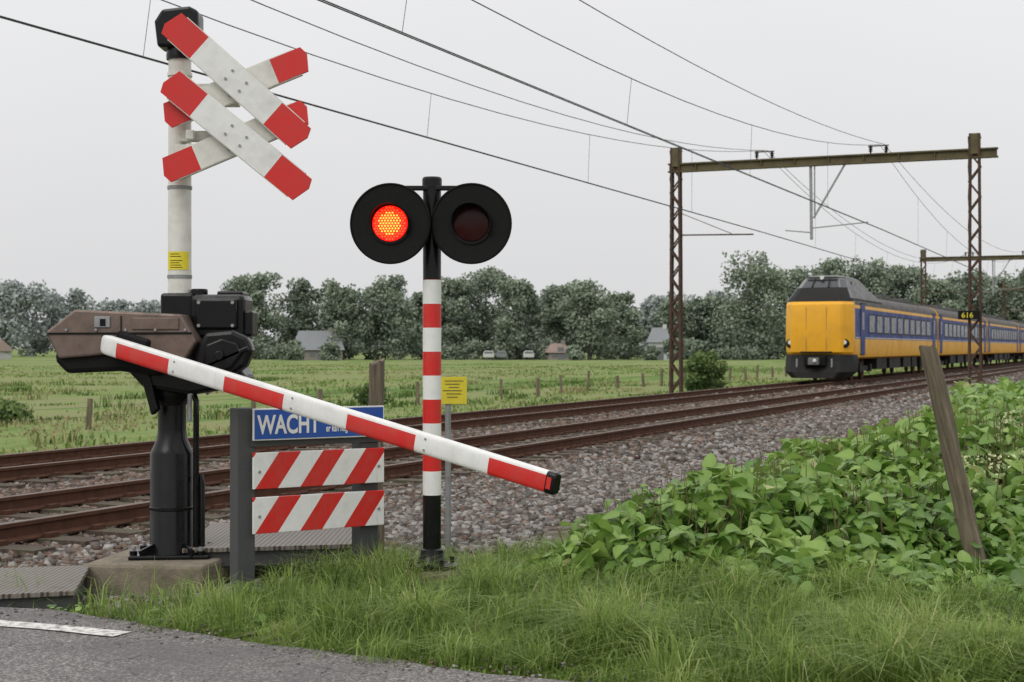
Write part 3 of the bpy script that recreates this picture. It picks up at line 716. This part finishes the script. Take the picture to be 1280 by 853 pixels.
cyl('coupler_cone',(.07,-.70,.86),(.07,-.84,.86),.08,M_lampoff,tn,r2=.04)
for i,x in enumerate((-.72,.72)): cyl('air_hose_%d'%i,(x,-.42,.95),(x,-.44,.6),.035,M_steel,tn)
for i,x in enumerate((-1.12,1.12)):
    yy=.10
    lathe('headlight_rim_%d'%i,(x,yy+.13,1.58),[(.17,-.2),(.19,0),(.19,.08)],M_tdark,tn,24,Matrix.Rotation(math.radians(28)*(1 if x>0 else -1),4,'Z')@Matrix.Rotation(math.radians(90),4,'X'))
    cyl('headlight_%d'%i,(x,yy+.1,1.63),(x*1.02,yy+.02,1.63),.085,M_lampoff,tn); cyl('taillight_%d'%i,(x,yy+.1,1.46),(x*1.02,yy+.02,1.46),.05,M_reddk,tn)
cyl('top_light',(0,1.2,4.36),(0,1.12,4.36),.08,M_lampoff,tn)
# ---------------------------------------------------------------- grass
def blades(name,s,t,h,wd,shade,mat,zoff=0,lean=.5):
    n=len(s); x=t*CS+s*SN; y=-t*SN+s*CS; z=gz(s,t)+zoff
    a=rng.uniform(0,2*np.pi,n); b=a+rng.normal(0,.6,n)+np.pi/2; ln=rng.uniform(.1,lean,n)*h*1.3
    dx,dy=np.cos(a)*wd/2,np.sin(a)*wd/2; lx,ly=np.cos(b)*ln,np.sin(b)*ln
    V=np.zeros((n,5,3))
    V[:,0]=np.stack([x-dx,y-dy,z-.01],-1);V[:,1]=np.stack([x+dx,y+dy,z-.01],-1)
    V[:,2]=np.stack([x-dx*.8+lx*.3,y-dy*.8+ly*.3,z+h*.6],-1);V[:,3]=np.stack([x+dx*.8+lx*.3,y+dy*.8+ly*.3,z+h*.6],-1)
    V[:,4]=np.stack([x+lx,y+ly,z+h*(1-.35*(ln/(h*1.0+1e-6)))],-1)
    F=(np.arange(n)[:,None,None]*5+np.array([(0,1,3),(0,3,2),(2,3,4)])[None]).reshape(-1,3)
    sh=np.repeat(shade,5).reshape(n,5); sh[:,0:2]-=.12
    tris(name,V.reshape(-1,3),F,mat,np.clip(sh.ravel(),0,1))
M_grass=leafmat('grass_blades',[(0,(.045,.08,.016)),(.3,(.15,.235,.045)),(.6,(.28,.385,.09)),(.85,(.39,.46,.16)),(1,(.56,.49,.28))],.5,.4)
def road_edge(t): return np.interp(t,[-60,-6,-5,-3.5,-1.5,30],[6.55,6.55,6.42,6.15,5.95,5.9])
def verge():
    n=330000; s=rng.uniform(5.9,13,n);t=rng.uniform(-7.0,1.6,n)
    cs=rng.uniform(5.9,13,2200);ct=rng.uniform(-7,1.6,2200);ci=rng.integers(0,2200,n); cl=rng.random(n)<.55
    s=np.where(cl,cs[ci]+rng.normal(0,.045,n),s);t=np.where(cl,ct[ci]+rng.normal(0,.045,n),t)
    ch=np.where(cl,.65+1.35*rng.random(2200)[ci]**2,.72); cshade=np.where(cl,(rng.random(2200)[ci]-.5)*.3,0)
    re=road_edge(t)+rng.normal(0,.06,n)-np.where(vn(t*1.5,11)>.6,.08,0)
    k=s>re+.02
    far=np.interp(t,[-7.0,-6,-5.2,-4.4,-4.0,-3.3,-3.0,1.6],[7.05,7.15,7.5,9.5,10.5,12.5,9.2,8.7])+rng.normal(0,.25,n)
    k&=s<far
    k&=~((t<-4.9)&(s>7.0)&(rng.random(n)<.5))
    dens=np.interp(t,[-7,-5.6,-5,-4.4,-3.8],[.3,.4,.8,.85,1.])*np.interp(s,[6,9,10,13],[1,1,.45,.2])
    k&=rng.random(n)<dens*np.clip(.45+1.0*vn(s*2.3+9,t*2.3),0,1)
    s=s[k];t=t[k];ch=ch[k];cshade=cshade[k];n=len(s); c=vn(s*1.7,t*1.7+4); c2=vn(s*6,t*6)
    h=(.08+.18*c*c2*1.6+.07*rng.random(n))*ch*np.interp(s-road_edge(t),[0,.4,1],[.6,1.0,1.15])*np.interp(s,[8.5,10],[1,.5])
    tall=rng.random(n)<.04; h=np.where(tall,h*1.6,h); h=np.minimum(h,.38)
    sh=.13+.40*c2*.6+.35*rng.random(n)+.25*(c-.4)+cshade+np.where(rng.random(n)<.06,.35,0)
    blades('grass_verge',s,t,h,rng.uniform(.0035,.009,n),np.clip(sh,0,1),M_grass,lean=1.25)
verge()
M_fgrass=leafmat('field_grass',[(0,(.07,.125,.03)),(.4,(.15,.23,.06)),(.7,(.25,.30,.11)),(.9,(.31,.28,.15)),(1,(.32,.23,.15))],.85,0,spec=.1)
def fieldgrass():
    n=70000; r=rng.random(n); s=8+150*r**1.7; t=-16.3-rng.random(n)**1.6*90
    k=(vn(s*.25,t*.35)>.45)|(t>-18.5); s=s[k];t=t[k]
    keep=t*CS+s*SN>-.45*(-t*SN+s*CS); s=s[keep];t=t[keep]
    n=len(s); f=vn(s*.1,t*.2+20)
    h=(.04+.20*vn(s*.5,t*.5)*rng.random(n)+np.where(t>-19,.05,0)); 
    blades('field_grass',s,t,h,rng.uniform(.03,.07,n)*(1+s/80),np.clip(f*.8+.4*rng.random(n),0,1),M_fgrass)
    # rank weeds and seeding docks standing in the pasture
    n=16000; cs=8+75*rng.random(260)**1.3; ct=-17-38*rng.random(260); i=rng.integers(0,260,n)
    s=cs[i]+rng.normal(0,.5,n);t=ct[i]+rng.normal(0,.28,n); hh=(.12+.3*rng.random(260))[i]*rng.uniform(.4,1,n)
    blades('pasture_weeds',s,t,hh,rng.uniform(.02,.05,n),np.clip(np.where(rng.random(260)<.4,.85,.1)[i]+rng.uniform(-.1,.15,n),0,1),M_fgrass,lean=.7)
    n=26000; s=20+90*rng.random(n)**1.3; t=rng.uniform(-4.6,-2.6,n); k=rng.random(n)<.25+.75*vn(s*.6,t); s=s[k];t=t[k];n=len(s)
    blades('dry_grass',s,t,.1+.35*rng.random(n)*vn(s*.7,t),rng.uniform(.012,.03,n),np.clip(.45+.6*vn(s*.3,t+3)+.2*rng.random(n),0,1),M_fgrass)
fieldgrass()
# ---------------------------------------------------------------- knotweed
LV=np.array([(0,0,0),(-.34,.06,.03),(-.48,.34,.06),(-.28,.74,.03),(0,1.08,-.10),(.28,.74,.03),(.48,.34,.06),(.34,.06,.03),(0,.35,0),(0,.75,-.02)])
LF=np.array([(0,8,1),(1,8,2),(8,9,2),(2,9,3),(9,4,3),(0,7,8),(7,6,8),(8,6,9),(6,5,9),(9,5,4)])
def place_leaves(name,x,y,z,size,az,tilt,roll,shade,mat,par=None):
    n=len(x); P=np.repeat(LV[None],n,0)*size[:,None,None]
    P[:,:,2]-= (LV[:,1]**2)[None]*size[:,None]*rng.uniform(.05,.45,n)[:,None]
    P[:,:,0]*=rng.uniform(.7,1.1,n)[:,None]
    cr,sr=np.cos(roll)[:,None],np.sin(roll)[:,None]
    X=P[:,:,0]*cr+P[:,:,2]*sr; Z=-P[:,:,0]*sr+P[:,:,2]*cr; Y=P[:,:,1]
    ct,st=np.cos(tilt)[:,None],np.sin(tilt)[:,None]
    Y,Z=Y*ct-Z*st,Y*st+Z*ct
    ca,sa=np.cos(az)[:,None],np.sin(az)[:,None]
    X,Y=X*ca-Y*sa,X*sa+Y*ca
    V=np.stack([X+x[:,None],Y+y[:,None],Z+z[:,None]],-1)
    F=(np.arange(n)[:,None,None]*10+LF[None]).reshape(-1,3)
    sh=np.repeat(shade,10).reshape(n,10); sh[:,8:10]+=.10; sh[:,0]+=.1
    return tris(name,V.reshape(-1,3),F,mat,np.clip(sh.ravel(),0,1),par=par,smooth=False)
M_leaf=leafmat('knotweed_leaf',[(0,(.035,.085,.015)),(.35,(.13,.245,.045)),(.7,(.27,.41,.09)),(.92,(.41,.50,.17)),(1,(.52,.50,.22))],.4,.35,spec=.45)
def kh(s,t,x,y):
    e1=np.clip((s-(7.9+.4*(vn(t*1.2,2)-.5)*2))/.6,0,1)
    e2=np.clip((t+3.85-.7*(vn(s*.8,5)-.5)-np.interp(s,[8,12,20,60],[0,-.1,.3,.8]))/.7,0,1)
    e=np.sqrt(e1*e2+1e-9)
    st=np.interp(x,[.4,1.6,2.6,3.4],[7.9,8.5,9.6,9.9])
    hh=.13+.40*np.clip((y-st)/1.3,0,1)
    hh=hh+.27*np.clip((y-10.8)/3,0,1)*np.clip((x-.245*y)/1.3,0,1)
    hh*= .66+.55*vn(s*1.1+3,t*1.1)+.38*(vn(s*3.1,t*3.1)-.3)
    return np.where((e1>0)&(e2>0),e*hh,0)
def knot():
    xs=[];
    for n,s0,s1,t0,t1,sz in ((56000,7.4,15.5,-4.2,4.5,.125),(30000,15.5,32,-4,9,.15),(12000,32,75,-4,16,.22)):
        s=rng.uniform(s0,s1,n);t=rng.uniform(t0,t1,n); x=t*CS+s*SN;y=-t*SN+s*CS
        k=(x<.40*y+.6); s=s[k];t=t[k];x=x[k];y=y[k]
        h=kh(s,t,x,y); k=h>.05; s=s[k];t=t[k];x=x[k];y=y[k];h=h[k]
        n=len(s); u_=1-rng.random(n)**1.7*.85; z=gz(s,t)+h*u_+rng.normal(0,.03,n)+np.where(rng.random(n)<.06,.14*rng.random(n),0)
        gap=vn(s*4+3,t*4); kk=~((gap<.32)&(u_>.66)); 
        s,t,x,y,h,u_,z=[q[kk] for q in (s,t,x,y,h,u_,z)]; n=len(s)
        size=sz*rng.uniform(.35,1.25,n)
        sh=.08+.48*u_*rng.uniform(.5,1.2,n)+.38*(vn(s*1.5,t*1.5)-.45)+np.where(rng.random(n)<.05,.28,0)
        xs.append((x,y,z,size,rng.uniform(0,2*np.pi,n),rng.normal(-.22,.45,n),rng.normal(0,.45,n),sh))
    A=[np.concatenate([q[i] for q in xs]) for i in range(8)]
    kw=empty('knotweed_bush',(2,10,0))
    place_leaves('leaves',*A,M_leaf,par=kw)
    n=2600; s=rng.uniform(7.8,17,n);t=rng.uniform(-3.8,4,n);x=t*CS+s*SN;y=-t*SN+s*CS;h=kh(s,t,x,y);k=(h>.15)&(x<.4*y+.6)
    s,t,x,y,h=[q[k] for q in(s,t,x,y,h)]; n=len(s); z=gz(s,t)
    r=.006; V=np.zeros((n,6,3)); ox=rng.normal(0,.08,n);oy=rng.normal(0,.08,n)
    for i in range(3):
        a=i*2.094
        V[:,i]=np.stack([x+r*math.cos(a),y+r*math.sin(a),z],-1); V[:,i+3]=np.stack([x+ox+r*.5*math.cos(a),y+oy+r*.5*math.sin(a),z+h*1.12],-1)
    F=(np.arange(n)[:,None,None]*6+np.array([(0,1,4),(0,4,3),(1,2,5),(1,5,4),(2,0,3),(2,3,5)])[None]).reshape(-1,3)
    tris('stems',V.reshape(-1,3),F,paint('stem',(.16,.12,.05),.6,dirt=.3),par=kw)
    n=9000; cs=rng.uniform(11.0,22,260); ct=rng.uniform(-1.4,5,260); i=rng.integers(0,260,n)
    s=cs[i]+rng.normal(0,.05,n);t=ct[i]+rng.normal(0,.05,n);x=t*CS+s*SN;y=-t*SN+s*CS;h=kh(s,t,x,y);k=(h>.35)&(x<.42*y)
    s,t,x,y,h=[q[k] for q in(s,t,x,y,h)];n=len(s)
    z=gz(s,t)+h+rng.uniform(-.04,.15,n)
    place_leaves('flower_tassels',x,y,z,rng.uniform(.015,.035,n),rng.uniform(0,6.28,n),rng.normal(0,.8,n),rng.normal(0,.8,n),rng.uniform(.2,1,n),leafmat('knotweed_flower',[(0,(.35,.38,.15)),(1,(.65,.65,.4))],.7,.2),par=kw)
knot()
def weeds():
    n=1500; cs=rng.uniform(6.5,9,70);ct=rng.uniform(-6.2,.8,70);i=rng.integers(0,70,n)
    s=cs[i]+rng.normal(0,.05,n);t=ct[i]+rng.normal(0,.05,n);k=(s>road_edge(t)+.12)&~((t<-4.2)&(s>7.0));s=s[k];t=t[k];n=len(s)
    place_leaves('broadleaf_weeds',t*CS+s*SN,-t*SN+s*CS,gz(s,t)+rng.uniform(.03,.14,n),rng.uniform(.025,.06,n),rng.uniform(0,6.28,n),rng.normal(.1,.5,n),rng.normal(0,.4,n),rng.uniform(.1,.7,n),M_leaf)
weeds()
# ---------------------------------------------------------------- leafy crowns
def clump(cx,cy,z0,H,W,nb,nl,ls,base=.2,rr_=(.12,.22)):
    pts=[];sh=[];bc=[]
    ph=rng.uniform(0,6.28)
    for i in range(nb):
        f=rng.random()**.8; z=base+(1-base)*f*.9+.03
        wr=math.sin(math.pi*min(1,(.20+.74*(z-base)/(1-base+1e-6))))**.55
        a=rng.uniform(0,2*math.pi); rr=W*.5*wr*math.sqrt(rng.random())*.86*(1+.18*math.sin(2*a+ph))
        bc.append((cx+rr*math.cos(a),cy+rr*math.sin(a),z0+H*z,rng.uniform(*rr_)*W*(.8+.3*wr),rng.uniform(-.10,.10)))
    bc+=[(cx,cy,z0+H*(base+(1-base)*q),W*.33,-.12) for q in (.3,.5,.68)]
    per=nl//len(bc)
    for (bx_,by,bz,br_,bs) in bc:
        v=rng.normal(0,1,(per,3)); v/=np.linalg.norm(v,axis=1)[:,None]
        r_=br_*rng.random(per)**.35*rng.uniform(.8,1.2,per)
        p=v*r_[:,None]*np.array([1,1,.85]); p+= [bx_,by,min(bz,z0+H-br_*.7)]
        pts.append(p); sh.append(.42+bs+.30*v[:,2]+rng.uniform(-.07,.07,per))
    p=np.concatenate(pts); s=np.concatenate(sh); n=len(p)
    p[:,2]=np.maximum(p[:,2],z0+.05)
    a=rng.normal(0,1,(n,3)); a/=np.linalg.norm(a,axis=1)[:,None]; b=rng.normal(0,1,(n,3)); b-=a*(a*b).sum(1)[:,None]; b/=np.linalg.norm(b,axis=1)[:,None]
    l=ls*rng.uniform(.5,1.3,n)[:,None]
    V=np.stack([p-a*l*.5,p+b*l*.38,p+a*l*.5,p-b*l*.38],1)
    return V.reshape(-1,3),np.repeat(s,4)
def quadF(n): return (np.arange(n//4)[:,None,None]*4+np.array([(0,1,2),(0,2,3)])[None]).reshape(-1,3)
M_bush=leafmat('bush_leaf',[(0,(.06,.10,.035)),(.5,(.14,.20,.07)),(1,(.25,.31,.12))],.8,.2,spec=.15)
def bush(s,t,H,W,n):
    p=TS(s,t,-.5); V,sh=clump(p.x,p.y,-.5,H,W,16,n,.14,.0)
    tris('bush',V,quadF(len(V)),M_bush,np.clip(sh,0,1))
bush(58.5,-16.9,1.75,2.0,5000)
bush(60.0,-17.2,1.2,1.8,2600)
bush(44,-24,.7,1.2,1200)
bush(30,-27,.6,1.6,1600)
# ---------------------------------------------------------------- distant trees (aerial haze painted in: pale, greyed leaf and bark colours)
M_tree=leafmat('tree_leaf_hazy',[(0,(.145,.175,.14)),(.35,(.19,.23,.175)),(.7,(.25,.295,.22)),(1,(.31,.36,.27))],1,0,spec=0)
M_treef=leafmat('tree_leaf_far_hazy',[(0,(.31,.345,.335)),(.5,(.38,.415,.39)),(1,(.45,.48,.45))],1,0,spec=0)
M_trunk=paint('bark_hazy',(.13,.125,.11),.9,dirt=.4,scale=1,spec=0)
def trunk(V,F,cx,cy,z0,H,r):
    n=7; lv=[(0,r,0,0),(H*.25,r*.8,.1,0),(H*.55,r*.5,.3,.2),(H*.8,r*.15,.2,.5)]
    k=len(V)
    for z,rr,ox,oy in lv:
        for i in range(n): V.append((cx+ox+rr*math.cos(i*2*math.pi/n),cy+oy+rr*math.sin(i*2*math.pi/n),z0+z))
    for q in range(3):
        for i in range(n):
            a=k+q*n+i;b=k+q*n+(i+1)%n; F.append((a,b,b+n)); F.append((a,b+n,a+n))
    for j in range(5):
        a=rng.uniform(0,6.28); z1=z0+H*rng.uniform(.22,.5); L=H*rng.uniform(.2,.34); rr=r*.35; k=len(V)
        for i in range(3): V.append((cx+rr*math.cos(i*2.1),cy+rr*math.sin(i*2.1),z1))
        V.append((cx+L*math.cos(a),cy+L*math.sin(a),z1+L*.9))
        for i in range(3): F.append((k+i,k+(i+1)%3,k+3))
near=[(-42.4,14.6,10),(-35,13.2,9),(-28.5,13.2,9),(-21.2,14.0,11),(-14.8,11.4,8),(-10,14.0,10),(-4.6,15.0,12.5),(.9,13.2,8.5),(8,12.2,9),(12.8,13.0,11),(18.0,11.0,8.5),(27,9.8,7),(32,10.2,8.5),
 (40.4,17.8,13.5),(46.5,15.4,10.5),(53,16.6,11),(59,16.7,11.5),(65,15.4,11),(70,13.6,10),(76,14.8,11),(81.5,14.4,10),(87,15.4,10),(-48.5,8.5,7),(93,14,10),(99,15,10),(36.5,9.5,7.5)]
far=[(-84,11.4,10.5),(-79,12.2,11),(-73.5,11,10),(-91,11.5,10.5),(-98,12,11),(-66,9.6,8),(-61,9.2,8.5),(-55.5,8.6,8),(-51,8,8),(-45,9,9),(22.5,10,8),(27,11,8),(-18,10,9),(4,10,9),(36,11,9)]
TV=[];TF=[]; allV=[];allS=[]
for (x,H,W) in near:
    y=250+rng.uniform(-14,14); k=y/250
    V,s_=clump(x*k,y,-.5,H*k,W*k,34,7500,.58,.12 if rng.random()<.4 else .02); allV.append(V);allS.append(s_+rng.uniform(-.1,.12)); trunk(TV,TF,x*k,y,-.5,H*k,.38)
for x in np.arange(-50,110,4.0):
    if -34<x<-27 or 21<x<25.5: continue
    H=rng.uniform(1.8,4.2) if not(-6<x<6) else 1.3
    V,s_=clump(x,242+rng.uniform(-3,3),-.5,H,rng.uniform(5,8),8,800,.5,.0); allV.append(V);allS.append(s_-.1)
for (x,y,H,W) in ((-33.4,226,3.0,5.2),(-27.2,227,2.6,4.5),(25,229,3.4,4),(21.3,230,2.2,3),(9.6,229,2.2,3.6)):
    V,s_=clump(x,y,-.5,H,W,12,1700,.45,.0); allV.append(V);allS.append(s_)
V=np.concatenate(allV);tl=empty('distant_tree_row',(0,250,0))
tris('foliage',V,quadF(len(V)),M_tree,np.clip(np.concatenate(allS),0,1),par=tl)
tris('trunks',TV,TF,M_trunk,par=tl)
allV=[];allS=[];TV=[];TF=[]
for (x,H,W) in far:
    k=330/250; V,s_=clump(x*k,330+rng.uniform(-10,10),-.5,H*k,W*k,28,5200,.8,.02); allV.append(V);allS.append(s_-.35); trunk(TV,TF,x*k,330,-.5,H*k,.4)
for x in np.arange(-190,190,7):
    V,s_=clump(x,420,-.5,rng.uniform(6,11),rng.uniform(9,13),8,900,1.1,.0); allV.append(V);allS.append(s_+.1)
V=np.concatenate(allV);tl2=empty('distant_woodland',(0,330,0))
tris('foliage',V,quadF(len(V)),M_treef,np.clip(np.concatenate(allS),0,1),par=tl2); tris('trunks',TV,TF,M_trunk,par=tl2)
# ---------------------------------------------------------------- farm buildings (distance haze mixed into the wall, roof and window colours)
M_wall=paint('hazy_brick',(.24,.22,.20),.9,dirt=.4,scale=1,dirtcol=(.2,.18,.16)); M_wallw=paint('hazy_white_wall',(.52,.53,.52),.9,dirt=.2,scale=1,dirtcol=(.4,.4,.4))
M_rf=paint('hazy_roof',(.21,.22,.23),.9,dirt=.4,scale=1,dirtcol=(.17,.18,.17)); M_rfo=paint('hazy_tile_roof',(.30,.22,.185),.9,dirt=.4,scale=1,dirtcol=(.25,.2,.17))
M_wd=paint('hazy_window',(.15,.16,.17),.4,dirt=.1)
def house(x,y,L,W,h,rh,wall,roof,rz=0,nw=4):
    e=empty('farm_house',M=Matrix.Translation((x,y,-.5))@Matrix.Rotation(rz,4,'Z'),local=True)
    l,w_=L/2,W/2
    mk('walls',[(-l,-w_,0),(l,-w_,0),(l,w_,0),(-l,w_,0),(-l,-w_,h),(l,-w_,h),(l,w_,h),(-l,w_,h),(-l+1,0,h+rh-.1),(l-1,0,h+rh-.1)],[(0,1,5,4),(1,2,6,9,5),(2,3,7,6),(3,0,4,8,7)],wall,par=e,smooth=False)
    a=.35
    mk('roof',[(-l-a,-w_-a,h-.25),(l+a,-w_-a,h-.25),(l+a-1,0,h+rh),(-l-a+1,0,h+rh),(-l-a,w_+a,h-.25),(l+a,w_+a,h-.25)],[(0,1,2,3),(3,2,5,4),(1,5,2),(4,0,3)],roof,par=e,smooth=False)
    for i in range(nw): box('window_%d'%i,(-l+L*(i+.5)/nw,-w_-.03,h*.55),(L/nw*.4,.1,h*.4),M_wd,e,bevel=0)
    box('door',(l*.1,-w_-.04,1),(1,.1,2),M_wd,e,bevel=0); box('chimney',(l*.5,0,h+rh),(.6,.6,1.0),wall,e,bevel=0)
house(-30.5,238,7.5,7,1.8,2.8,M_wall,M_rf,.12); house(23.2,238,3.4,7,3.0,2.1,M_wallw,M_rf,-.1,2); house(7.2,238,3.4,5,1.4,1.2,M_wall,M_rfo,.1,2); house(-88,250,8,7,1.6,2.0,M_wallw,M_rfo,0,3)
def pcar(x,y,m):
    e=empty('parked_car',M=Matrix.Translation((x,y,-.45)),local=True)
    prism('body',[(-.82,.35),(.82,.35),(.86,.7),(.82,.95),(.64,1.38),(-.64,1.38),(-.82,.95),(-.86,.7)],-2.1,2.1,m,e,bevel=.1)
    prism('windscreen',[(-.68,.98),(.68,.98),(.56,1.3),(-.56,1.3)],-2.13,-2.1,M_wd,e,bevel=0)
    for i,(a,b) in enumerate(((-.72,-1.3),(.72,-1.3),(-.72,1.3),(.72,1.3))): cyl('wheel_%d'%i,(a-.1,b,.32),(a+.1,b,.32),.32,M_wd,e)
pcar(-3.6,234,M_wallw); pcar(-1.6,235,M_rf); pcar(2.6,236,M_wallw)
